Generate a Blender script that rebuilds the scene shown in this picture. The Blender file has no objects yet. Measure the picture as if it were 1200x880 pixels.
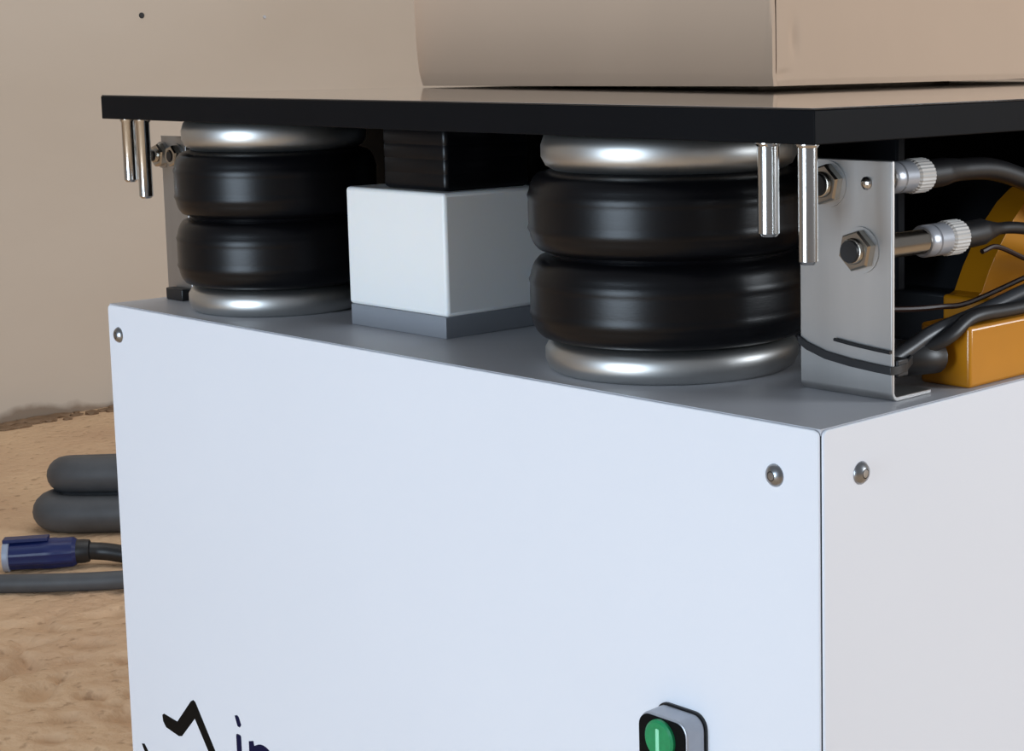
import bpy, bmesh, math, random
from mathutils import Vector, Matrix
random.seed(4)
S = bpy.context.scene
C = S.collection
PI = math.pi

# ------------------------------------------------------------------ camera
F, CX, CY = 2058.8, 902.24, 324.0
YAW, PITCH, ROLL = -0.73061, -0.12664, -0.00866
CAM = Vector((0.63073, -0.74629, 0.21268))
fw = Vector((math.sin(YAW)*math.cos(PITCH), math.cos(YAW)*math.cos(PITCH), math.sin(PITCH)))
rt = Vector((math.cos(YAW), -math.sin(YAW), 0))
up = rt.cross(fw)
r2 = rt*math.cos(ROLL) + up*math.sin(ROLL)
u2 = -rt*math.sin(ROLL) + up*math.cos(ROLL)
cam = bpy.data.cameras.new('camera')
co = bpy.data.objects.new('camera', cam); C.objects.link(co)
M = Matrix((r2, u2, -fw)).transposed().to_4x4(); M.translation = CAM
co.matrix_world = M
cam.sensor_fit = 'HORIZONTAL'; cam.sensor_width = 36
cam.lens = F/1200*36
cam.shift_x = (600-CX)/1200
cam.shift_y = (CY-440)/1200
cam.clip_start = 0.02; cam.clip_end = 100
S.camera = co

# ------------------------------------------------------------------ world, lights, exposure
S.view_settings.view_transform = 'Standard'
S.view_settings.look = 'None'
S.view_settings.gamma = 1
S.view_settings.exposure = 0.0
S.view_settings.use_curve_mapping = False
W = bpy.data.worlds.new('hall_light'); S.world = W; W.use_nodes = True
bg = W.node_tree.nodes['Background']
bg.inputs[0].default_value = (0.92, 0.94, 1.0, 1); bg.inputs[1].default_value = 0.22

def area(name, loc, target, sx, sy, power, col):
    l = bpy.data.lights.new(name, 'AREA'); l.shape = 'RECTANGLE'; l.size = sx; l.size_y = sy
    l.energy = power; l.color = col
    o = bpy.data.objects.new(name, l); C.objects.link(o)
    o.location = loc
    o.rotation_euler = (Vector(target)-Vector(loc)).to_track_quat('-Z', 'Y').to_euler()
    return o
area('window_light_front', (-0.05, -2.7, 0.10), (-0.4, 0, -0.1), 1.25, 1.3, 64, (0.69, 0.84, 1.0))
area('window_light_right', (3.2, 2.2, 0.9), (-0.3, 0.3, 0.1), 1.4, 1.6, 118, (0.86, 0.93, 1.0))
area('overhead_fill', (-1.6, 1.2, 2.35), (-1.7, 1.2, 0), 2.6, 2.6, 32, (1.0, 0.98, 0.95))  # unseen overhead fill, added to brighten wall, floor and plate top

# ------------------------------------------------------------------ materials
def lin(c):
    c = c/255
    return c/12.92 if c <= 0.04045 else ((c+0.055)/1.055)**2.4
def rgb(r, g, b): return (lin(r), lin(g), lin(b), 1)

def mat(name, col, rough=0.5, metal=0.0, spec=0.5, noise=None, bump=None, coat=0.0, aniso=0.0):
    """noise = (scale, amount, detail, stretch) colour mottling; bump = (scale, strength, distance, stretch)"""
    m = bpy.data.materials.new(name); m.use_nodes = True
    nt = m.node_tree; N = nt.nodes; L = nt.links
    b = N['Principled BSDF']
    b.inputs['Base Color'].default_value = col
    b.inputs['Roughness'].default_value = rough
    b.inputs['Metallic'].default_value = metal
    b.inputs['Specular IOR Level'].default_value = spec
    b.inputs['Coat Weight'].default_value = coat; b.inputs['Coat Roughness'].default_value = 0.05
    tc = N.new('ShaderNodeTexCoord')
    def tex(scale, detail, stretch):
        mp = N.new('ShaderNodeMapping'); mp.inputs['Scale'].default_value = stretch
        L.new(tc.outputs['Object'], mp.inputs['Vector'])
        t = N.new('ShaderNodeTexNoise'); t.inputs['Scale'].default_value = scale; t.inputs['Detail'].default_value = detail
        L.new(mp.outputs['Vector'], t.inputs['Vector'])
        return t
    if noise:
        sc, amt, det, st = noise
        t = tex(sc, det, st)
        r = N.new('ShaderNodeValToRGB')
        r.color_ramp.elements[0].position = 0.3; r.color_ramp.elements[1].position = 0.7
        r.color_ramp.elements[0].color = tuple(c*(1-amt) for c in col[:3])+(1,)
        r.color_ramp.elements[1].color = tuple(min(1, c*(1+amt)) for c in col[:3])+(1,)
        L.new(t.outputs['Fac'], r.inputs['Fac']); L.new(r.outputs['Color'], b.inputs['Base Color'])
    if bump:
        sc, stg, dist, st = bump
        t = tex(sc, 6, st)
        bp = N.new('ShaderNodeBump'); bp.inputs['Strength'].default_value = stg; bp.inputs['Distance'].default_value = dist
        L.new(t.outputs['Fac'], bp.inputs['Height']); L.new(bp.outputs['Normal'], b.inputs['Normal'])
    return m
U = (1, 1, 1)
MT = {}
MT['white'] = mat('white_powder_coat', rgb(229, 232, 239), 0.42, noise=(3, 0.012, 3, U), bump=(900, 0.03, 0.0005, U))
MT['grey'] = mat('grey_painted_sheet', rgb(188, 189, 194), 0.42, noise=(6, 0.05, 4, U))
MT['footgrey'] = mat('mid_grey_steel', rgb(134, 137, 143), 0.42, noise=(6, 0.05, 4, U))
MT['dark'] = mat('dark_void_steel', rgb(40, 41, 44), 0.6, noise=(20, 0.1, 3, U))
MT['black'] = mat('shade_black_casing', rgb(27, 28, 31), 0.42, noise=(12, 0.08, 3, U))  # for the motor casing: shade put into the colour
MT['plate'] = mat('black_anodised_plate', rgb(30, 31, 34), 0.12, spec=0.6, coat=1.0, noise=(9, 0.08, 4, (1, 1, 1)))
MT['platecore'] = mat('black_plate_edge', rgb(14, 15, 18), 0.5, spec=0.08, noise=(9, 0.08, 4, U))
MT['rubber'] = mat('black_rubber', rgb(9, 9, 12), 0.33, spec=0.26, noise=(40, 0.12, 3, U), bump=(200, 0.08, 0.0006, (1, 1, 4)))
MT['alu'] = mat('satin_aluminium', rgb(196, 196, 194), 0.40, 1.0, noise=(10, 0.04, 3, U))
MT['steel'] = mat('brushed_stainless_steel', rgb(184, 182, 180), 0.44, 1.0, noise=(25, 0.08, 4, (1, 1, 0.15)), bump=(300, 0.05, 0.0003, (1, 1, 0.1)))
MT['chrome'] = mat('polished_steel', rgb(205, 203, 200), 0.16, 1.0, noise=(30, 0.03, 2, U))
MT['screwsteel'] = mat('dull_screw_steel', rgb(165, 168, 172), 0.3, 1.0, noise=(30, 0.03, 2, U))
MT['brass'] = mat('nickel_plated_brass', rgb(188, 181, 170), 0.25, 1.0, noise=(60, 0.05, 2, U))
MT['plastic'] = mat('white_polyethylene', rgb(240, 240, 238), 0.42, noise=(8, 0.015, 3, U))
MT['plastic'].node_tree.nodes['Principled BSDF'].inputs['Subsurface Weight'].default_value = 0.35
MT['plastic'].node_tree.nodes['Principled BSDF'].inputs['Subsurface Radius'].default_value = (0.012, 0.010, 0.008)
MT['whitering'] = mat('white_coupling_ring', rgb(205, 203, 200), 0.4, noise=(40, 0.05, 3, U))
MT['yellow'] = mat('orange_yellow_enamel', rgb(196, 128, 18), 0.30, noise=(14, 0.06, 4, U), bump=(60, 0.06, 0.001, U), coat=0.3)
MT['cable'] = mat('black_cable_sheath', rgb(26, 26, 28), 0.42, noise=(50, 0.1, 3, U))
MT['cablegrey'] = mat('dark_grey_cable_sheath', rgb(52, 54, 58), 0.36, noise=(50, 0.1, 3, U))
MT['cablebrown'] = mat('dark_brown_cable_sheath', rgb(44, 22, 14), 0.45, noise=(50, 0.1, 3, U))
MT['hose'] = mat('grey_rubber_hose', rgb(74, 76, 79), 0.55, noise=(30, 0.12, 4, U), bump=(90, 0.1, 0.002, U))
MT['blue'] = mat('blue_plug_plastic', rgb(20, 33, 84), 0.4, noise=(30, 0.08, 3, U))
MT['card'] = mat('brown_cardboard', rgb(204, 175, 150), 0.85, spec=0.2, noise=(5, 0.035, 5, (1, 1, 0.5)), bump=(160, 0.10, 0.0008, (1, 1, 0.08)))
MT['green'] = mat('green_button_lens', rgb(30, 140, 88), 0.3, noise=(300, 0.1, 2, U))
MT['mint'] = mat('pale_green_print', rgb(150, 232, 190), 0.4, noise=(300, 0.02, 2, U))
MT['housing'] = mat('silver_grey_housing', rgb(176, 180, 188), 0.3, 0.35, noise=(80, 0.03, 2, U))
MT['ink'] = mat('black_print', rgb(10, 11, 11), 0.6, spec=0.1, noise=(200, 0.05, 2, U))
MT['navy'] = mat('navy_print', rgb(18, 20, 56), 0.6, spec=0.1, noise=(200, 0.05, 2, U))

def wall_material():
    m = mat('beige_plaster', rgb(200, 184, 166), 0.85, spec=0.25)
    nt = m.node_tree; N = nt.nodes; L = nt.links; b = N['Principled BSDF']
    tc = N.new('ShaderNodeTexCoord')
    mp = N.new('ShaderNodeMapping'); mp.inputs['Scale'].default_value = (1, 0.6, 1.4); L.new(tc.outputs['Object'], mp.inputs['Vector'])
    a = N.new('ShaderNodeTexNoise'); a.inputs['Scale'].default_value = 1.6; a.inputs['Detail'].default_value = 6
    L.new(mp.outputs['Vector'], a.inputs['Vector'])
    r = N.new('ShaderNodeValToRGB')
    r.color_ramp.elements[0].position = 0.3; r.color_ramp.elements[0].color = rgb(194, 180, 164)
    r.color_ramp.elements[1].position = 0.7; r.color_ramp.elements[1].color = rgb(202, 189, 174)
    L.new(a.outputs['Fac'], r.inputs['Fac'])
    # grime stain rising a few centimetres from the floor line, ragged along the wall
    sp = N.new('ShaderNodeSeparateXYZ'); L.new(tc.outputs['Object'], sp.inputs[0])
    n2 = N.new('ShaderNodeTexNoise'); n2.inputs['Scale'].default_value = 7; n2.inputs['Detail'].default_value = 5
    L.new(tc.outputs['Object'], n2.inputs['Vector'])
    ma = N.new('ShaderNodeMath'); ma.operation = 'MULTIPLY_ADD'; ma.inputs[1].default_value = -0.11; L.new(n2.outputs['Fac'], ma.inputs[0])
    L.new(sp.outputs['Z'], ma.inputs[2])
    mr = N.new('ShaderNodeMapRange'); mr.inputs['From Min'].default_value = FLOOR-0.045; mr.inputs['From Max'].default_value = FLOOR-0.025
    mr.inputs['To Min'].default_value = 0.75; mr.inputs['To Max'].default_value = 0
    L.new(ma.outputs[0], mr.inputs['Value'])
    mx = N.new('ShaderNodeMix'); mx.data_type = 'RGBA'
    L.new(mr.outputs[0], mx.inputs['Factor']); L.new(r.outputs['Color'], mx.inputs['A']); mx.inputs['B'].default_value = rgb(118, 96, 76)
    L.new(mx.outputs['Result'], b.inputs['Base Color'])
    f = N.new('ShaderNodeTexNoise'); f.inputs['Scale'].default_value = 26; f.inputs['Detail'].default_value = 5
    L.new(tc.outputs['Object'], f.inputs['Vector'])
    bp = N.new('ShaderNodeBump'); bp.inputs['Strength'].default_value = 0.10; bp.inputs['Distance'].default_value = 0.003
    L.new(f.outputs['Fac'], bp.inputs['Height']); L.new(bp.outputs['Normal'], b.inputs['Normal'])
    return m

def floor_material():
    m = mat('sandy_screed', rgb(196, 160, 124), 0.9, spec=0.2)
    nt = m.node_tree; N = nt.nodes; L = nt.links; b = N['Principled BSDF']
    tc = N.new('ShaderNodeTexCoord')
    a = N.new('ShaderNodeTexNoise'); a.inputs['Scale'].default_value = 3.2; a.inputs['Detail'].default_value = 8; a.inputs['Roughness'].default_value = 0.62
    L.new(tc.outputs['Object'], a.inputs['Vector'])
    r = N.new('ShaderNodeValToRGB'); e = r.color_ramp.elements
    e[0].position = 0.33; e[0].color = rgb(204, 170, 138); e[1].position = 0.68; e[1].color = rgb(222, 190, 154)
    L.new(a.outputs['Fac'], r.inputs['Fac'])
    s = N.new('ShaderNodeTexNoise'); s.inputs['Scale'].default_value = 46; s.inputs['Detail'].default_value = 3
    L.new(tc.outputs['Object'], s.inputs['Vector'])
    r2_ = N.new('ShaderNodeValToRGB'); e = r2_.color_ramp.elements
    e[0].position = 0.30; e[0].color = rgb(120, 92, 70); e[1].position = 0.40; e[1].color = (1, 1, 1, 1)
    L.new(s.outputs['Fac'], r2_.inputs['Fac'])
    mx = N.new('ShaderNodeMix'); mx.data_type = 'RGBA'; mx.blend_type = 'MULTIPLY'; mx.inputs['Factor'].default_value = 0.36
    L.new(r.outputs['Color'], mx.inputs['A']); L.new(r2_.outputs['Color'], mx.inputs['B'])
    L.new(mx.outputs['Result'], b.inputs['Base Color'])
    bp = N.new('ShaderNodeBump'); bp.inputs['Strength'].default_value = 0.5; bp.inputs['Distance'].default_value = 0.012
    L.new(s.outputs['Fac'], bp.inputs['Height']); L.new(bp.outputs['Normal'], b.inputs['Normal'])
    return m

# ------------------------------------------------------------------ mesh helpers
def obj(name, bm, m, parent=None, smooth=True, bevel=0, seg=2, angle=35):
    me = bpy.data.meshes.new(name)
    bmesh.ops.recalc_face_normals(bm, faces=bm.faces[:])
    bm.to_mesh(me); bm.free()
    me.materials.append(MT[m] if isinstance(m, str) else m)
    for p in me.polygons: p.use_smooth = smooth
    if smooth: me.set_sharp_from_angle(angle=math.radians(angle))
    o = bpy.data.objects.new(name, me); C.objects.link(o)
    if parent is not None:
        o.parent = parent
        o.location = (0, 0, 0)
    if bevel:
        md = o.modifiers.new('bevel', 'BEVEL'); md.width = bevel; md.segments = seg; md.limit_method = 'ANGLE'; md.angle_limit = math.radians(40)
    return o
def thing(name, label, cat, loc=(0, 0, 0), group=None):
    o = bpy.data.objects.new(name, None); C.objects.link(o)
    o.empty_display_size = 0.03
    o.location = loc; o['label'] = label; o['category'] = cat
    if group: o['group'] = group
    return o
def tag(o, label, cat, group=None):
    o['label'] = label; o['category'] = cat
    if group: o['group'] = group
    return o
def struct(o): o['kind'] = 'structure'; return o

def box(bm, x0, x1, y0, y1, z0, z1):
    v = [bm.verts.new((x, y, z)) for x in (x0, x1) for y in (y0, y1) for z in (z0, z1)]
    for f in ((0, 1, 3, 2), (4, 6, 7, 5), (0, 4, 5, 1), (2, 3, 7, 6), (0, 2, 6, 4), (1, 5, 7, 3)):
        bm.faces.new([v[i] for i in f])
    return bm
def boxbm(*a): return box(bmesh.new(), *a)
AX = {'z': Matrix.Identity(3), 'x': Matrix(((0, 0, 1), (1, 0, 0), (0, 1, 0))), 'y': Matrix(((1, 0, 0), (0, 0, 1), (0, -1, 0)))}
def lathe(bm, prof, cx=0, cy=0, cz=0, axis='z', n=48):
    """prof: list of (radius, height along axis); for axis y the height runs along +y"""
    R = AX[axis] if axis != 'y' else Matrix(((1, 0, 0), (0, 0, 1), (0, 1, 0)))
    o = Vector((cx, cy, cz)); rings = []
    for r, h in prof:
        if r < 1e-7: rings.append([bm.verts.new(o + R @ Vector((0, 0, h)))])
        else: rings.append([bm.verts.new(o + R @ Vector((r*math.cos(2*PI*k/n), r*math.sin(2*PI*k/n), h))) for k in range(n)])
    for a, b in zip(rings, rings[1:]):
        for k in range(n):
            k2 = (k+1) % n
            if len(a) == 1 and len(b) == 1: continue
            if len(a) == 1: bm.faces.new((a[0], b[k], b[k2]))
            elif len(b) == 1: bm.faces.new((a[k], b[0], a[k2]))
            else: bm.faces.new((a[k], b[k], b[k2], a[k2]))
    return bm
def prism(bm, pts, a, b, plane='xz'):
    """polygon pts extruded along the axis left over, from a to b"""
    def P(p, t):
        return {'xz': (p[0], t, p[1]), 'xy': (p[0], p[1], t), 'yz': (t, p[0], p[1])}[plane]
    A = [bm.verts.new(P(p, a)) for p in pts]; B = [bm.verts.new(P(p, b)) for p in pts]
    bm.faces.new(A); bm.faces.new(B[::-1])
    n = len(pts)
    for i in range(n): bm.faces.new((A[i], A[(i+1) % n], B[(i+1) % n], B[i]))
    return bm
def rrect(x0, x1, z0, z1, r, n=6):
    out = []
    for cx, cz, a0 in ((x1-r, z1-r, 0), (x0+r, z1-r, 90), (x0+r, z0+r, 180), (x1-r, z0+r, 270)):
        for k in range(n+1):
            a = math.radians(a0+90*k/n); out.append((cx+r*math.cos(a), cz+r*math.sin(a)))
    return out
def catmull(P, n=8):
    P = [Vector(p) for p in P]; Q = [2*P[0]-P[1]]+P+[2*P[-1]-P[-2]]; out = []
    for i in range(1, len(Q)-2):
        a, b, c, d = Q[i-1:i+3]
        for k in range(n):
            t = k/n
            out.append(0.5*((2*b)+(c-a)*t+(2*a-5*b+4*c-d)*t*t+(3*b-a-3*c+d)*t**3))
    out.append(P[-1]); return out
def tube(bm, pts, r, n=12, smooth=8, flat=None):
    P = catmull(pts, smooth) if smooth else [Vector(p) for p in pts]
    T = [(P[min(i+1, len(P)-1)]-P[max(i-1, 0)]).normalized() for i in range(len(P))]
    ref = Vector((0, 0, 1)) if abs(T[0].z) < 0.9 else Vector((1, 0, 0))
    nrm = (ref - T[0]*ref.dot(T[0])).normalized(); rings = []
    for i, p in enumerate(P):
        nrm = (nrm - T[i]*nrm.dot(T[i])).normalized(); bn = T[i].cross(nrm)
        rr = r(i/(len(P)-1)) if callable(r) else r
        rings.append([bm.verts.new(p + nrm*rr*math.cos(2*PI*k/n) + bn*rr*math.sin(2*PI*k/n)) for k in range(n)])
    for a, b in zip(rings, rings[1:]):
        for k in range(n): bm.faces.new((a[k], a[(k+1) % n], b[(k+1) % n], b[k]))
    bm.faces.new(rings[0][::-1]); bm.faces.new(rings[-1])
    return bm

# ------------------------------------------------------------------ the setting
FLOOR = -0.65
WX = -3.478
MT['wall'] = wall_material(); MT['floor'] = floor_material()
# floor: a gridded slab with shallow pits and lumps where the screed has broken up near the machine
bm = bmesh.new()
from mathutils import noise
NX, NY = 150, 130
fx0, fx1, fy0, fy1 = WX, 4.4, -4.4, 4.2
fine = []
def axis_pts(a, b, lo, hi, step_f, step_c):
    p = []; x = a
    while x < b-1e-6:
        p.append(x); x += step_f if lo <= x < hi else step_c
    p.append(b); return p
XS = axis_pts(fx0, fx1, -2.9, -1.0, 0.009, 0.12)
YS = axis_pts(fy0, fy1, -0.2, 1.2, 0.009, 0.12)
def floor_z(x, y):
    if not (-2.9 < x < -1.0 and -0.2 < y < 1.2): return FLOOR
    e = min(1, (x+2.9)/0.25, (-1.0-x)/0.1, (y+0.2)/0.1, (1.2-y)/0.1); e = max(e, 0)
    w = max(0, min(1, (x+2.10)/0.30))            # the rough patch lies nearer the machine
    h = 0
    c = noise.noise((x*21, y*21, 3.1))
    if c < -0.15: h -= min(0.016, (-0.15-c)*0.12)
    h += 0.0045*noise.noise((x*9, y*9, 7.7)) + 0.0034*noise.noise((x*34, y*34, 1.2))
    return FLOOR + h*e*(0.10+0.90*w)
grid = [[bm.verts.new((x, y, floor_z(x, y))) for y in YS] for x in XS]
for i in range(len(XS)-1):
    for j in range(len(YS)-1):
        bm.faces.new((grid[i][j], grid[i+1][j], grid[i+1][j+1], grid[i][j+1]))
struct(obj('floor', bm, 'floor', angle=80))
# left wall with a slightly proud lower board course and small plugged fixing holes
bm = boxbm(WX-0.12, WX, fy0, 4.2, FLOOR-0.02, 2.4)
wl = struct(obj('wall_left', bm, 'wall', smooth=False))
bm = boxbm(WX-0.12, 4.4, 4.2, 4.32, FLOOR-0.02, 2.4)
struct(obj('wall_back', bm, 'wall', smooth=False))
for y, z, r in ((1.5058, 0.3184, 0.0075), (1.8535, 0.3174, 0.005)):
    bm = lathe(bmesh.new(), [(0, 0.003), (r*0.75, 0.0028), (r, 0.0), (r, -0.004), (0, -0.004)], WX, y, z, 'x', 14)
    obj('screw_plug', bm, 'dark' if r > 0.006 else 'grey', wl)
# crumbled dirt along the foot of the wall
bm = bmesh.new()
for k in range(90):
    y = random.uniform(0.75, 1.75); s = random.uniform(0.006, 0.020)
    x = WX + random.uniform(0.0, 0.10)**1.2 + s*0.5
    v0 = len(bm.verts)
    bmesh.ops.create_icosphere(bm, subdivisions=1, radius=1, matrix=Matrix.Translation((x, y, FLOOR+s*0.18)) @ Matrix.Diagonal((s, s*random.uniform(1, 2.4), s*0.4, 1)))
o = obj('loose_dirt', bm, mat('grey_brown_dirt', rgb(132, 108, 86), 0.95, spec=0.1, noise=(40, 0.2, 4, U)))
o['kind'] = 'stuff'; tag(o, 'crumbled grey brown dirt along the foot of the beige wall', 'dirt')

# ------------------------------------------------------------------ cabinet
LX, DY = -0.818, 0.84
cab = thing('machine_cabinet', 'white sheet metal machine cabinet with grey top and black logo on its front', 'cabinet', (LX/2, DY/2, FLOOR))
def cpart(name, bm, m, **k):
    parent = k.pop('parent', cab)
    o = obj(name, bm, m, None, **k)
    o.parent = parent
    base = Vector(cab.location)
    if parent is cab: o.location = -base
    return o
T = 0.002; G = 0.0021
top_r = 0.0042
def panel_xz(x0, x1, y0, y1):      # sheet with rounded top corners
    pts = rrect(x0, x1, FLOOR+0.03, -0.0006, top_r, 5)
    return prism(bmesh.new(), pts, y0, y1, 'xz')
fp = cpart('front_panel', panel_xz(LX+G, -G, 0, T), 'white', bevel=0.0007, seg=2)
def panel_yz(y0, y1, x0, x1):
    return prism(bmesh.new(), rrect(y0, y1, FLOOR+0.03, -0.0006, top_r, 5), x0, x1, 'yz')
sp = cpart('side_panel', panel_yz(G, DY-G, -T, 0), 'white', bevel=0.0007, seg=2)
cpart('side_panel', panel_yz(G, DY-G, LX, LX+T), 'white', bevel=0.0007, seg=2)
cpart('rear_panel', panel_xz(LX+G, -G, DY-T, DY), 'white', bevel=0.0007, seg=2)
cpart('inner_frame', boxbm(LX+0.004, -0.004, 0.004, DY-0.004, FLOOR, -0.004), 'dark', smooth=False)
cpart('top_plate', boxbm(LX+0.0021, -0.0021, 0.0021, DY-0.0021, -0.004, 0.0), 'grey', smooth=False)
def sub(name, bm, m, parent, **k):  # sub-part of a cabinet panel: same coordinates as the panel
    o = obj(name, bm, m, None, **k); o.parent = parent; return o
def screw_prof(r): return [(0, r*0.55), (r*0.35, r*0.53), (r*0.38, r*0.25), (r*0.42, r*0.52), (r*0.75, r*0.36), (r*0.98, r*0.08), (r, 0), (r, -0.001), (0, -0.001)]
for x, z in ((-0.7985, -0.0258), (-0.0355, -0.0314), (-0.7985, -0.52), (-0.0355, -0.52)):
    b = lathe(bmesh.new(), [(r, -h) for r, h in screw_prof(0.0070)], x, 0, z, 'y', 24)
    sub('screw', b, 'screwsteel', fp)
for y, z in ((0.0359, -0.0311), (DY-0.036, -0.0311), (0.0359, -0.52)):
    b = lathe(bmesh.new(), screw_prof(0.0070), 0, y, z, 'x', 24)
    sub('screw', b, 'screwsteel', sp)
# printed logo and lettering (flat print on the front panel)
zig = [(-.7589, -.3596), (-.7560, -.3578), (-.7337, -.3594), (-.7089, -.3347), (-.7050, -.3328), (-.7018, -.3340), (-.6605, -.386), (-.6690, -.3915), (-.7040, -.3491), (-.7271, -.3708), (-.7322, -.3721), (-.7534, -.3695), (-.7580, -.3650)]
b = prism(bmesh.new(), zig, -0.0003, 0.0002, 'xz')
prism(b, [(-.7981, -.3962), (-.7935, -.3952), (-.7817, -.4057), (-.7700, -.4180), (-.7790, -.4200), (-.7890, -.4090)], -0.0003, 0.0002, 'xz')
sub('logo', b, 'ink', fp, smooth=False)
b = prism(bmesh.new(), [(-.6395, -.3300), (-.6360, -.3288), (-.6334, -.3300), (-.6303, -.3360), (-.6325, -.3386), (-.6358, -.3382)], -0.0003, 0.0002, 'xz')   # dot of the i
prism(b, rrect(-.6386, -.6312, -.400, -.3452, 0.002, 3), -0.0003, 0.0002, 'xz')   # stem of the i
# n
out = []
cx_, cz_, ro, ri = -.5985, -.3655, .0205, .0128
out += [(-.6195, -.400), (-.6195, -.3470), (-.6128, -.3450), (-.6118, -.3490)]
out += [(cx_+ro*math.cos(math.radians(a)), cz_+ro*math.sin(math.radians(a))) for a in range(110, -1, -10)]
out += [(cx_+ro, -.400), (cx_+ri, -.400)]
out += [(cx_+ri*math.cos(math.radians(a)), cz_+ri*math.sin(math.radians(a))) for a in range(0, 181, 10)]
out += [(cx_-ri, -.400)]
prism(b, out, -0.0003, 0.0002, 'xz')
sub('lettering', b, 'navy', fp, smooth=False)

# push-button switch on the front panel
sw = thing('push_button_switch', 'grey housed push button switch with green I button on the white front panel', 'switch', (-0.1145, 0, -0.23))
def swp(name, bm, m, parent=None, **k):
    o = obj(name, bm, m, None, **k); o.parent = parent or sw
    if parent is None: o.location = -Vector(sw.location)
    return o
x0, x1, z0, z1 = -.1350, -.0935, -.2700, -.1925
swp('gasket', prism(bmesh.new(), rrect(x0-.0010, x1+.0010, z0-.0012, z1+.0012, .010), -.0016, 0, 'xz'), 'cable')
swp('housing', prism(bmesh.new(), rrect(x0, x1, z0, z1, .009), -.0172, -.0016, 'xz'), 'housing', bevel=0.0012, seg=3)
fa = swp('face_plate', prism(bmesh.new(), rrect(x0+.0004, x1-.0012, z0+.0008, z1-.0012, .0085), -.0186, -.0172, 'xz'), 'ink', bevel=0.0004)
gb = swp('button', lathe(bmesh.new(), [(0, -.0030), (.0110, -.0028), (.0125, -.0016), (.0127, 0), (0, 0)], -.1150, -.0186, -.2068, 'y', 36), 'green')
swp('symbol', prism(bmesh.new(), rrect(-.1165, -.1135, -.2145, -.1995, .0008, 3), -.0218, -.0214, 'xz'), 'mint', gb, smooth=False)

# ------------------------------------------------------------------ table plate with pins
PX0, PX1, PY0, PY1, PZ0, PZ1 = -0.812, -0.0058, 0.0026, 0.83, 0.1613, 0.1818
tp = thing('table_plate', 'thick black table plate carried over the cabinet by the air springs', 'table plate', ((PX0+PX1)/2, PY0, PZ0))
def tpp(name, bm, m, **k):
    o = obj(name, bm, m, None, **k); o.parent = tp; o.location = -Vector(tp.location); return o
tpp('plate', boxbm(PX0, PX1, PY0, PY1, PZ0, PZ1-.0012), 'platecore', bevel=0.0006, seg=2)
tpp('top_sheet', boxbm(PX0+.0004, PX1-.0004, PY0+.0004, PY1-.0004, PZ1-.0012, PZ1), 'plate', bevel=0.0004, seg=2)
def pin(x, y, zb, r=0.0066):
    b = lathe(bmesh.new(), [(0, PZ0), (r*1.18, PZ0), (r*1.18, PZ0-.002), (r, PZ0-.0035), (r, zb+.002), (r-.0018, zb), (0, zb)], x, y, 0, 'z', 28)
    tpp('pin', b, 'chrome')
for a in ((-.0655, .030, .1040), (-.0345, .030, .0893, .0059), (-.8000, .020, .1062, .0057), (-.7755, .020, .0931, .0057)): pin(*a)

# ------------------------------------------------------------------ air springs
def spring(label, x, y, R, Rb):
    s = thing('air_spring', label, 'air spring', (x, y, 0), 'air springs along the front edge')
    H = PZ0
    ring = lambda z0, h: [(0, z0), (R-.006, z0), (R-.0022, z0+h*.10), (R, z0+h*.34), (R, z0+h*.64), (R-.003, z0+h*.86), (R-.009, z0+h), (0, z0+h)]
    obj('bottom_bead_plate', lathe(bmesh.new(), ring(0, .0225), n=96), 'alu', s, angle=70)
    obj('top_bead_plate', lathe(bmesh.new(), [(r, H-(z)) for r, z in ring(0, .0260)][::-1], n=96), 'alu', s, angle=70)
    zb, zt, zm = .0215, H-.0250, H/2-.001
    Rw = R-.006
    prof = [(R-.012, zb)]
    for a, b in ((zb, zm), (zm, zt)):
        n = 20; c = (a+b)/2; hh = (b-a)/2
        for k in range(n+1):
            t = -1+2*k/n
            q = (1-abs(t)**3.2)**(1/2.4) if abs(t) < 1 else 0
            r = Rw + (Rb-Rw)*q
            if k in (6, 14): r += .0009
            prof.append((r, c+hh*t*.985))
    prof.append((R-.012, zt))
    obj('rubber_bellows', lathe(bmesh.new(), prof, n=96), 'rubber', s, angle=60)
    g = [(Rw-.004, zm-.0032), (Rw+.0012, zm-.0026), (Rw+.0028, zm), (Rw+.0012, zm+.0026), (Rw-.004, zm+.0032)]
    obj('girdle_hoop', lathe(bmesh.new(), g, n=96), 'rubber', s)
    return s
spring('black double bellows air spring nearest the front corner beside the white block', -.2190, .1005, .0870, .0965)
spring('black double bellows air spring at the far left end of the cabinet', -.6850, .0910, .0760, .0835)

# ------------------------------------------------------------------ guide block between the springs
gbk = thing('guide_block', 'white plastic guide block on a grey steel foot between the air springs', 'guide block', (-.483, .125, 0))
def gp(name, bm, m, **k):
    o = obj(name, bm, m, None, **k); o.parent = gbk; o.location = -Vector(gbk.location); return o
gp('steel_foot', boxbm(-.5475, -.4262, .0665, .186, 0, .0168), 'footgrey', bevel=.0006)
gp('block', boxbm(-.5490, -.4235, .0660, .187, .0168, .1105), 'plastic', bevel=.0030, seg=3)
post = thing('rubber_buffer', 'black ribbed square buffer post hanging from the plate above the white block', 'buffer', (-.4735, .118, PZ0))
b = bmesh.new()
hx, hy = .0392, .041
prof = []
zz = [.1105, .1120]
n = 4
for k in range(n):
    za = .1125+k*.0110
    zz_ = [(za, 0), (za+.0012, .0004), (za+.0098, .0004), (za+.0109, 0)]
    prof += zz_
prof = [(.1105, -.002)] + prof + [(.1565, .0004), (.1566, .0016), (PZ0, .0016)]
rings = []
for z, d in prof:
    rings.append([b.verts.new((x, y, z)) for x, y in [(-.4735+px, .118+py) for px, py in rrect(-hx-d, hx+d, -hy-d, hy+d, .004, 4)]])
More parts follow.
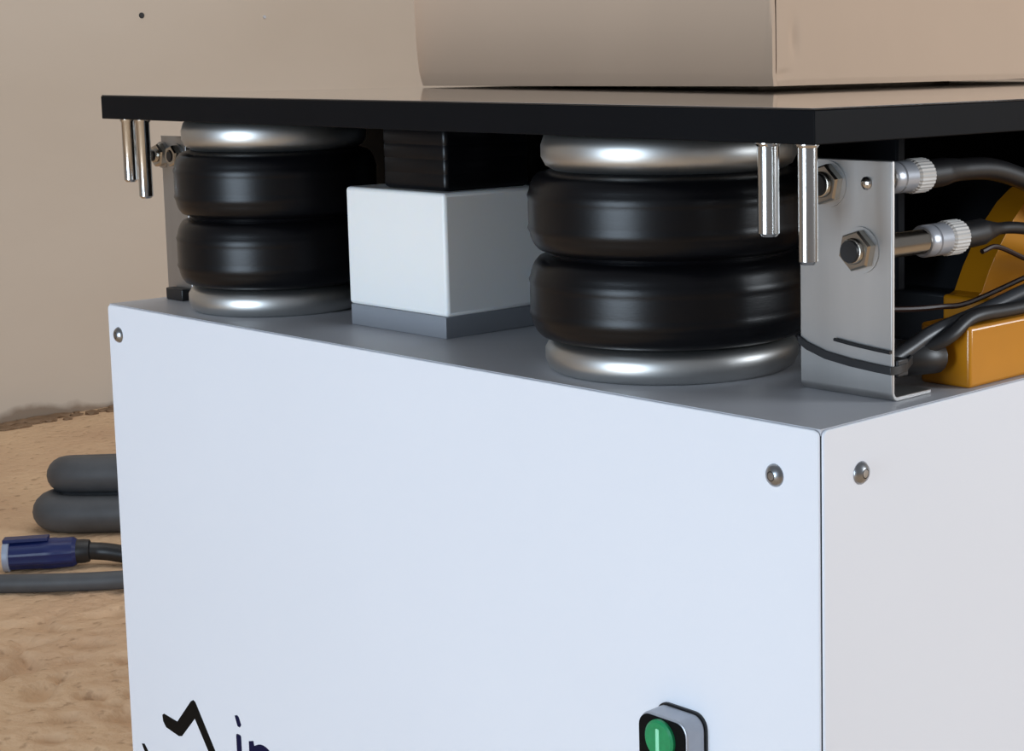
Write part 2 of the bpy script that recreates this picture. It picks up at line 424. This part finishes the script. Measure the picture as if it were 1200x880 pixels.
for r0, r1 in zip(rings, rings[1:]):
    m_ = len(r0)
    for k in range(m_): b.faces.new((r0[k], r0[(k+1) % m_], r1[(k+1) % m_], r1[k]))
b.faces.new(rings[0][::-1]); b.faces.new(rings[-1])
o = obj('buffer_body', b, 'rubber', None, angle=30); o.parent = post; o.location = -Vector(post.location)

# ------------------------------------------------------------------ dark frame in the middle under the plate
fr = thing('support_frame', 'black steel support frame under the middle of the table plate', 'frame', (-.59, .40, 0))
def fpz(name, bm, m='platecore'):
    o = obj(name, bm, m, None, bevel=.002); o.parent = fr; o.location = -Vector(fr.location); return o
fpz('beam', boxbm(-.79, -.39, .198, .50, .030, .155))
fpz('top_flange', boxbm(-.80, -.38, .194, .51, .155, PZ0))
fpz('shade_screen', boxbm(-.39, -.128, .236, .246, .043, .157))  # thin plate added to darken this gap and shadow the motor casing
fpz('dark_backing', boxbm(-.80, -.012, .66, .672, 0, PZ0))  # sheet added behind the motor so the gap under the plate reads black
fpz('foot', boxbm(-.80, -.38, .196, .51, 0, .030))

# ------------------------------------------------------------------ sensor brackets, sensors
BY = .0883
def bracket(label, x0, x1, zt, ty=.0028, foot=.040, BY=BY):
    s = thing('sensor_bracket', label, 'bracket', ((x0+x1)/2, BY, 0), 'sensor brackets at the plate corners')
    # folded sheet: upright facing the front, foot turned back along the cabinet top
    r = .0060; P = []; Q = []
    P.append((BY, zt)); 
    for k in range(7):
        a = math.radians(90*k/6); P.append((BY+r-r*math.cos(a), r-r*math.sin(a)))
    P.append((BY+foot, 0)); P.append((BY+foot, ty))
    ri = r-ty
    for k in range(6, -1, -1):
        a = math.radians(90*k/6); P.append((BY+r-ri*math.cos(a), r-ri*math.sin(a)))
    P.append((BY+ty, zt))
    b = prism(bmesh.new(), P, x0, x1, 'yz')
    o = obj('folded_plate', b, 'steel', None, bevel=.0006, angle=25); o.parent = s; o.location = -Vector(s.location)
    return s
br = bracket('brushed steel sensor bracket standing at the front corner beside the yellow motor', -.0915, -.0178, .1475)
bl = bracket('dim steel sensor bracket half hidden behind the far left air spring', -.8150, -.7740, .1445, BY=.058)
def brp(parent, name, bm, m, **k):
    o = obj(name, bm, m, None, **k); o.parent = parent; o.location = -Vector(parent.location); return o
brp(br, 'screw', lathe(bmesh.new(), [(0, -.0028), (.0022, -.0026), (.0040, -.0012), (.0042, 0), (0, 0)], -.0371, BY, .1335, 'y', 20), 'chrome')

def hexnut(bm, x, y0, y1, z, r, rh, rot=0):
    R = [[bm.verts.new((x+q*math.cos(PI/3*k+rot), y, z+q*math.sin(PI/3*k+rot))) for k in range(6)] for q, y in ((r*.9, y0), (r, y0+.0015), (r, y1))]
    n = 24
    H = [[bm.verts.new((x+rh*math.cos(2*PI*k/n), y, z+rh*math.sin(2*PI*k/n))) for k in range(n)] for y in (y0, y1)]
    for a, b in ((R[0], R[1]), (R[1], R[2])):
        for k in range(6): bm.faces.new((a[k], a[(k+1) % 6], b[(k+1) % 6], b[k]))
    for rr, hh in ((R[0], H[0]), (R[2], H[1])):
        for k in range(6):
            bm.faces.new([rr[k], rr[(k+1) % 6]] + [hh[((k+1)*4-j) % n] for j in range(5)])
    for k in range(n): bm.faces.new((H[0][k], H[0][(k+1) % n], H[1][(k+1) % n], H[1][k]))
    return bm
def sensor(label, x, z, front=.010, tail=.052, r=.0079, nr=.0130, group='proximity sensors in the brackets', BY=BY):
    s = thing('proximity_sensor', label, 'sensor', (x, BY, z), group)
    def p(name, bm, m, **k):
        o = obj(name, bm, m, None, **k); o.parent = s; o.location = -Vector(s.location); return o
    # threaded barrel: fine ridges along it
    prof = [(0, BY-front), (r-.0006, BY-front)]
    y = BY-front
    while y < BY+tail:
        prof += [(r, y+.0005), (r-.0005, y+.0010)]; y += .0010
    prof += [(r, BY+tail), (0, BY+tail)]
    p('barrel', lathe(bmesh.new(), prof, x, 0, z, 'y', 24), 'brass', angle=60)
    p('sensing_face', lathe(bmesh.new(), [(0, BY-front-.0022), (r-.0012, BY-front-.0022), (r-.0008, BY-front-.0010), (r-.0008, BY-front), (0, BY-front)], x, 0, z, 'y', 24), 'cable')
    p('nut', hexnut(bmesh.new(), x, BY-.0075, BY-.0012, z, nr, r+.0002, .3), 'brass', angle=25)
    p('washer', lathe(bmesh.new(), [(r+.0002, BY-.0012), (nr*1.12, BY-.0012), (nr*1.12, BY), (r+.0002, BY)], x, 0, z, 'y', 32), 'steel')
    p('nut', hexnut(bmesh.new(), x, BY+.0028, BY+.0090, z, nr, r+.0002, .1), 'brass', angle=25)
    a = BY+tail
    p('silver_sleeve', lathe(bmesh.new(), [(0, a-.012), (r+.0016, a-.012), (r+.0026, a-.0105), (r+.0026, a-.004), (r+.0018, a-.003), (r+.0026, a-.002), (r+.0026, a+.010), (r+.0010, a+.0115), (0, a+.0115)], x, 0, z, 'y', 32), 'housing')
    # knurled white coupling ring
    b = bmesh.new(); n = 56; rr = .0116; Rg = []
    for y, q in ((a+.0105, rr-.0012), (a+.0125, rr), (a+.0265, rr), (a+.0285, rr-.0012)):
        Rg.append([b.verts.new((x+(q-(.0005 if k % 2 else 0))*math.cos(2*PI*k/n), y, z+(q-(.0005 if k % 2 else 0))*math.sin(2*PI*k/n))) for k in range(n)])
    for A, B in zip(Rg, Rg[1:]):
        for k in range(n): b.faces.new((A[k], A[(k+1) % n], B[(k+1) % n], B[k]))
    b.faces.new(Rg[0]); b.faces.new(Rg[-1][::-1])
    p('coupling_ring', b, 'whitering', angle=20)
    return s, a+.0285
s1, e1 = sensor('upper proximity sensor in the front corner bracket, partly behind the hanging pin', -.0675, .1318, tail=.070)
s2, e2 = sensor('lower proximity sensor in the front corner bracket with its black face in full view', -.0420, .0922, tail=.0735)
s3, e3 = sensor('proximity sensor at the far left end, outermost nut on the dim bracket', -.8125, .1275, tail=.030, nr=.0105, r=.0060, BY=.058)
s4, e4 = sensor('small proximity sensor in the dim far left bracket, just left of the silver ring', -.7880, .1275, front=.006, tail=.030, nr=.0095, r=.0052, BY=.058)

# ------------------------------------------------------------------ yellow vibration motor
mo = thing('vibration_motor', 'orange yellow vibration motor on the cabinet top behind the steel bracket', 'motor', (-.20, .35, 0))
def mp_(name, bm, m, **k):
    o = obj(name, bm, m, None, **k); o.parent = mo; o.location = -Vector(mo.location); return o
mp_('foot', prism(bmesh.new(), [(-.0066, .1541), (-.0066, .62), (-.112, .62), (-.112, .2680), (-.046, .2680), (-.046, .1541)], 0, .0395, 'xy'), 'yellow', bevel=.0025, seg=3)
arch = [(.2690, .030), (.2745, .0240), (.2775, .0330), (.2830, .0410), (.2929, .0573), (.3060, .0735), (.3217, .0900), (.336, .1015), (.352, .110), (.372, .1165), (.395, .1190), (.42, .1165), (.445, .107), (.468, .090), (.487, .068), (.500, .045), (.505, .030)]
arch = [(y, max(z, .039)) for y, z in arch[2:-1]]
arch = [(arch[0][0]-.004, .0385)] + arch + [(.505, .0385)]
mp_('end_cover', prism(bmesh.new(), arch, -.112, -.088, 'yz'), 'yellow', bevel=.0050, seg=3, angle=28)
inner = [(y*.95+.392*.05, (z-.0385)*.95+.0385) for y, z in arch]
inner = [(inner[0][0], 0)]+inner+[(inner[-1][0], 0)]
mp_('casing', prism(bmesh.new(), inner, -.36, -.112, 'yz'), 'black', bevel=.0030, seg=3, angle=28)  # coloured black to stand in for the shade behind the cover

# ------------------------------------------------------------------ cables
def cable(name, label, pts, r, m, cat='cable', n=12):
    return tag(obj(name, tube(bmesh.new(), pts, r, n), m), label, cat, 'cables beside the yellow motor')
def boot_r(r0, r1, f): return lambda t: r0 if t < f else (r0+(r1-r0)*min(1, (t-f)/.12))
cable('sensor_cable', 'thick black cable from the upper sensor running under the plate', [(-.0675, e1-.001, .1318), (-.0675, e1+.015, .1322), (-.0675, e1+.035, .1330), (-.0675, .262, .1315), (-.066, .300, .1225), (-.064, .345, .1060), (-.062, .40, .082), (-.06, .46, .0475)], boot_r(.0098, .0078, .18), 'cable')
cable('sensor_cable', 'black cable from the lower sensor bending past the yellow motor', [(-.0420, e2, .0922), (-.0420, e2+.015, .0926), (-.0424, e2+.032, .0932), (-.0430, .2520, .0930), (-.044, .285, .0880), (-.046, .32, .078), (-.05, .38, .0646), (-.05, .46, .046)], boot_r(.0092, .0042, .24), 'cable')
cable('thin_cable', 'thin dark cable crossing the upper face of the yellow motor', [(-.0405, .215, .0800), (-.0400, .232, .0818), (-.040, .264, .0712), (-.042, .31, .056), (-.045, .36, .043)], .0018, 'cablebrown', n=8)
cable('thin_cable', 'thin dark brown cable lying bent over the motor foot', [(-.060, .120, .050), (-.050, .1500, .0478), (-.045, .1750, .0470), (-.045, .2062, .0462), (-.045, .2721, .0562), (-.046, .34, .066), (-.05, .42, .056), (-.05, .47, .0420)], .0019, 'cablebrown', n=8)
cable('power_cable', 'thick dark grey cable rising from the black cable tie over the motor foot', [(-.030, .0960, .021), (-.027, .1160, .0285), (-.0240, .1380, .0365), (-.0200, .1853, .0448), (-.0200, .2346, .0528), (-.021, .29, .060), (-.024, .36, .056), (-.03, .44, .0470)], .0050, 'cablegrey')
cable('power_cable', 'thick black cable lying under the dark grey cable on the motor foot', [(-.040, .0975, .014), (-.036, .1160, .020), (-.0160, .1400, .0330), (-.0130, .1650, .0442), (-.0125, .2050, .0446), (-.0125, .26, .0446), (-.015, .35, .0446), (-.02, .44, .0446)], .0047, 'cable')
# zip tie round bracket and cables
zt_ = thing('cable_tie', 'black cable tie strapped around the lower part of the steel bracket', 'cable tie', (-.055, BY, .025))
def zp(name, bm, m='cable', **k):
    o = obj(name, bm, m, None, **k); o.parent = zt_; o.location = -Vector(zt_.location); return o
def strap(path, w, t):
    b = bmesh.new(); rings = []
    n = len(path); ctr = Vector((-.055, BY+.012, 0))
    for i, p in enumerate(path):
        p = Vector(p); tg = (Vector(path[(i+1) % n])-Vector(path[i-1])).normalized()
        nn = Vector((0, 0, 1)).cross(tg).normalized()
        if nn.dot(p-ctr) < 0: nn = -nn
        z = Vector((0, 0, 1))
        rings.append([b.verts.new(p+z*w/2), b.verts.new(p+z*w/2+nn*t), b.verts.new(p-z*w/2+nn*t), b.verts.new(p-z*w/2)])
    for i in range(n):
        A, B = rings[i], rings[(i+1) % n]
        for k in range(4): b.faces.new((A[k], A[(k+1) % 4], B[(k+1) % 4], B[k]))
    return b
# loop follows the outline of bracket and the bundle behind it
path = [(-.0920, BY+.004, .0335), (-.0918, BY-.0004, .0322), (-.085, BY-.0005, .0285), (-.070, BY-.0005, .0243), (-.050, BY-.0005, .0218), (-.030, BY-.0005, .0204), (-.0180, BY-.0004, .0198), (-.0172, BY+.003, .0198), (-.0175, BY+.012, .0205), (-.022, BY+.024, .023), (-.035, BY+.031, .026), (-.055, BY+.030, .029), (-.075, BY+.022, .032), (-.088, BY+.012, .0340)]
zp('strap', strap(path, .0052, .0015), bevel=.0003)
tail = [(-.0175, BY-.0022, .0312), (-.030, BY-.0022, .0320), (-.048, BY-.0022, .0335), (-.062, BY-.0018, .0350)]
zp('strap_tail', tube(bmesh.new(), tail, .0011, 8), bevel=0)
zp('tie_head', boxbm(-.026, -.0165, BY+.0040, BY+.0150, .0150, .0260), bevel=.001)
# black cable bundle stub caught in the tie behind the bracket
cb = tag(obj('cable_bundle', tube(bmesh.new(), [(-.075, .1050, .0170), (-.055, .1080, .0190), (-.040, .1150, .0210), (-.028, .1300, .0215), (-.026, .1440, .0200)], lambda t: .0120-.003*abs(t-.5), 14), 'cable'), 'lump of bundled black cable tied behind the steel bracket', 'cable')
fb = tag(obj('rubber_pad', boxbm(-.8035, -.7760, .0490, .0575, .0, .0105), 'cable', bevel=.001), 'small black pad on the cabinet top in front of the far left bracket', 'pad')

# ------------------------------------------------------------------ cardboard box on the plate
bx = thing('cardboard_box', 'large brown cardboard box standing on the black table plate', 'box', (-.567, .33, PZ1))
BX0, BX1, BY0, BY1, BZ0, BZ1 = -.8025, -.3330, .3325, .800, PZ1+.0012, PZ1+.42
def cbx(name, bm, m='card', **k):
    o = obj(name, bm, m, None, **k); o.parent = bx; o.location = -Vector(bx.location); return o
def slab(fn, nu, nv, thick):
    """fn(u,v) -> (point, outward normal): a curved sheet with thickness"""
    b = bmesh.new(); A = []; B = []
    for i in range(nu+1):
        ra, rb = [], []
        for j in range(nv+1):
            p, n = fn(i/nu, j/nv); p = Vector(p); n = Vector(n)
            ra.append(b.verts.new(p)); rb.append(b.verts.new(p-n*thick))
        A.append(ra); B.append(rb)
    for i in range(nu):
        for j in range(nv):
            b.faces.new((A[i][j], A[i+1][j], A[i+1][j+1], A[i][j+1]))
            b.faces.new((B[i][j], B[i][j+1], B[i+1][j+1], B[i+1][j]))
    for i in range(nu):
        b.faces.new((A[i][0], B[i][0], B[i+1][0], A[i+1][0])); b.faces.new((A[i][nv], A[i+1][nv], B[i+1][nv], B[i][nv]))
    for j in range(nv):
        b.faces.new((A[0][j], A[0][j+1], B[0][j+1], B[0][j])); b.faces.new((A[nu][j], B[nu][j], B[nu][j+1], A[nu][j+1]))
    return b
HZ = BZ1-BZ0
def bulge(v): return .0085*(1-math.exp(-v*HZ/.030))      # sides swell just above the bottom crease
def front(u, v):
    x = BX0 + (BX1-.0003-BX0)*u; z = BZ0+HZ*v + .0024*u
    h = z-BZ0
    if u < .06: x -= bulge(v)*(1-u/.06)
    y = BY0 - .0025*math.sin(PI*u)*min(1, h/.05) + .0016*max(0, 1-h/.012)
    # left lower corner rounded in, creases beside the right lower corner
    d = (BX1-x)
    crease = .011*min(1, max(0, 1-h/.070)) + .0012
    if d < crease: y += .0026*(1-d/crease)
    if u < .03: y += .003*(1-u/.03)
    return (x, y, z), (0, -1, 0)
def ease(i): return i
cbx('front_panel', slab(lambda u, v: front(u**1.0 if u < .5 else 1-(1-u)**1.6*(2**.6), v**1.8), 90, 60, .004), angle=50)
def right(u, v):
    y = BY0+.0075+(BY1-BY0-.0075)*u; h = .0006+(HZ-.0006)*v; z = BZ0+.0018+h
    dent = .0030*math.exp(-((y-BY0-.030)/.005)**2)*math.exp(-((h-.040)/.014)**2)
    fold = .0016*max(0, 1-h/.006)
    crush = .0018*math.exp(-((y-BY0-.014)/.010)**2)*math.exp(-((h-.008-.15*(y-BY0))/.0028)**2)
    return (BX1-dent-fold-crush+.0012*math.sin(PI*min(1, u*2))*min(1, h/.05), y, z), (1, 0, 0)
cbx('side_panel', slab(lambda u, v: right(u**1.7, v**1.9), 90, 80, .004), angle=50)
def left(u, v):
    y = BY0+.004+(BY1-BY0-.004)*u; z = BZ0+HZ*v
    return (BX0-bulge(v)+.0005, y, z), (-1, 0, 0)
cbx('side_panel', slab(lambda u, v: left(u, v**1.8), 20, 50, .004), angle=50)
cbx('rear_panel', boxbm(BX0, BX1-.004, BY1-.004, BY1, BZ0, BZ1))
cbx('top_flap', boxbm(BX0, BX1-.004, BY0+.004, (BY0+BY1)/2-.001, BZ1-.004, BZ1))
cbx('top_flap', boxbm(BX0, BX1-.004, (BY0+BY1)/2+.001, BY1-.004, BZ1-.004, BZ1))
cbx('bottom_panel', boxbm(BX0+.001, BX1-.0045, BY0+.0045, BY1-.0045, BZ0+.0045, BZ0+.0085))
cbx('bottom_flap', boxbm(BX0+.030, BX1-.150, BY0+.150, BY1-.014, PZ1, BZ0+.0045))

# ------------------------------------------------------------------ hose, plug and cable on the floor at the left
ur = Vector((rt.x, rt.y, 0)); vr = Vector((-rt.y, rt.x, 0))
def fl(o, a, b, z): p = Vector(o)+ur*a+vr*b; return (p.x, p.y, z)
O1 = Vector((-2.470, .742, 0))
hr = .034
# one hose with two stacked bends
pts = [fl(O1, .62, -.02, FLOOR+hr), fl(O1, .30, -.010, FLOOR+hr+.004), fl(O1, .12, -.032, FLOOR+hr), fl(O1, .030, -.034, FLOOR+hr), fl(O1, -.008, -.020, FLOOR+hr+.001), fl(O1, -.012, .012, FLOOR+hr+.003), fl(O1, .030, .030, FLOOR+hr+.006), fl(O1, .14, .036, FLOOR+hr+.012), fl(O1, .40, .05, FLOOR+hr+.05), fl(O1, .60, .03, FLOOR+hr+.07), fl(O1, .68, -.02, FLOOR+hr+.085)]
pts += [fl(O1, .55, -.03, FLOOR+hr+.085), fl(O1, .30, -.012, FLOOR+hr+.072), fl(O1, .12, -.005, FLOOR+hr+.068), fl(O1, .040, -.002, FLOOR+hr+.067), fl(O1, .008, .012, FLOOR+hr+.064), fl(O1, .008, .036, FLOOR+hr+.060), fl(O1, .050, .050, FLOOR+hr+.058), fl(O1, .25, .062, FLOOR+hr+.060), fl(O1, .55, .072, FLOOR+hr+.060)]
tag(obj('grey_hose', tube(bmesh.new(), pts, hr, 20, 8), 'hose'), 'thick dark grey hose folded in two stacked bends on the sandy floor', 'hose')
O2 = Vector((-2.1647, .4845, 0))
pts = [fl(O2, -.50, -.02, FLOOR+.0152), fl(O2, -.20, -.008, FLOOR+.0152), fl(O2, -.02, -.004, FLOOR+.0152), fl(O2, .10, .000, FLOOR+.0152), fl(O2, .19, .012, FLOOR+.0152), fl(O2, .32, .045, FLOOR+.0152), fl(O2, .50, .07, FLOOR+.0152)]
tag(obj('thin_hose', tube(bmesh.new(), pts, .0152, 16, 8), 'hose'), 'thin grey hose lying along the floor in front of the blue plug', 'hose')
# blue plug and its cable
P0 = Vector((-2.2720, .5420, FLOOR+.027)); P1 = Vector((-2.2050, .6370, FLOOR+.027))
ax = (P1-P0).normalized(); Lp = (P1-P0).length
pl = thing('blue_plug', 'dark blue industrial plug lying on the floor against the thin hose', 'plug', P0)
def along(prof, n=32):
    b = bmesh.new(); lathe(b, prof, 0, 0, 0, 'z', n)
    b.transform(ax.to_track_quat('Z', 'X').to_matrix().to_4x4()); return b
obj('collar', along([(.0200, .0), (.0265, .0), (.0270, .002), (.0270, .008), (.0250, .010), (.0200, .010), (.0200, 0)]), mat('pale_grey_blue_rim', rgb(150, 160, 180), .4, noise=(30, .05, 2, U)), pl)
b = bmesh.new(); n = 40; Rr = []
for h, r in ((.010, .0200), (.010, .0245), (.060, .0258), (.064, .0270), (.082, .0270), (.086, .0262), (Lp-.006, .0258), (Lp, .0215)):
    Rr.append([b.verts.new((r*(1-(.05 if (k//2) % 2 else 0))*math.cos(2*PI*k/n), r*(1-(.05 if (k//2) % 2 else 0))*math.sin(2*PI*k/n), h)) for k in range(n)])
for A, B in zip(Rr, Rr[1:]):
    for k in range(n): b.faces.new((A[k], A[(k+1) % n], B[(k+1) % n], B[k]))
b.faces.new(Rr[0]); b.faces.new(Rr[-1][::-1])
b.transform(ax.to_track_quat('Z', 'X').to_matrix().to_4x4())
obj('body', b, 'blue', pl, angle=25)
bmk = along([(0, .004), (.0190, .004), (.0190, .010), (0, .010)])
obj('socket_face', bmk, 'ink', pl)
lidb = boxbm(-.012, .012, -.002, .004, 0, .072)
lidb.transform(Matrix.Translation((0, 0, .0265)) @ ax.to_track_quat('Z', 'Y').to_matrix().to_4x4())
obj('hinged_lid', lidb, 'blue', pl, bevel=.001)
gl = along([(.0205, Lp), (.0205, Lp+.012), (.0190, Lp+.020), (.0150, Lp+.022), (0, Lp+.022), (0, Lp), (.0205, Lp)])
obj('cable_gland', gl, 'cable', pl)
e = P1+ax*.018
tag(obj('plug_cable', tube(bmesh.new(), [e, e+ax*.03+Vector((0, 0, -.004)), e+ur*.12+vr*.005+Vector((0, 0, -.0120)), e+ur*.40+vr*.03+Vector((0, 0, -.0125))], .0150, 14), 'cable'), 'black cable leaving the blue plug towards the cabinet', 'cable')
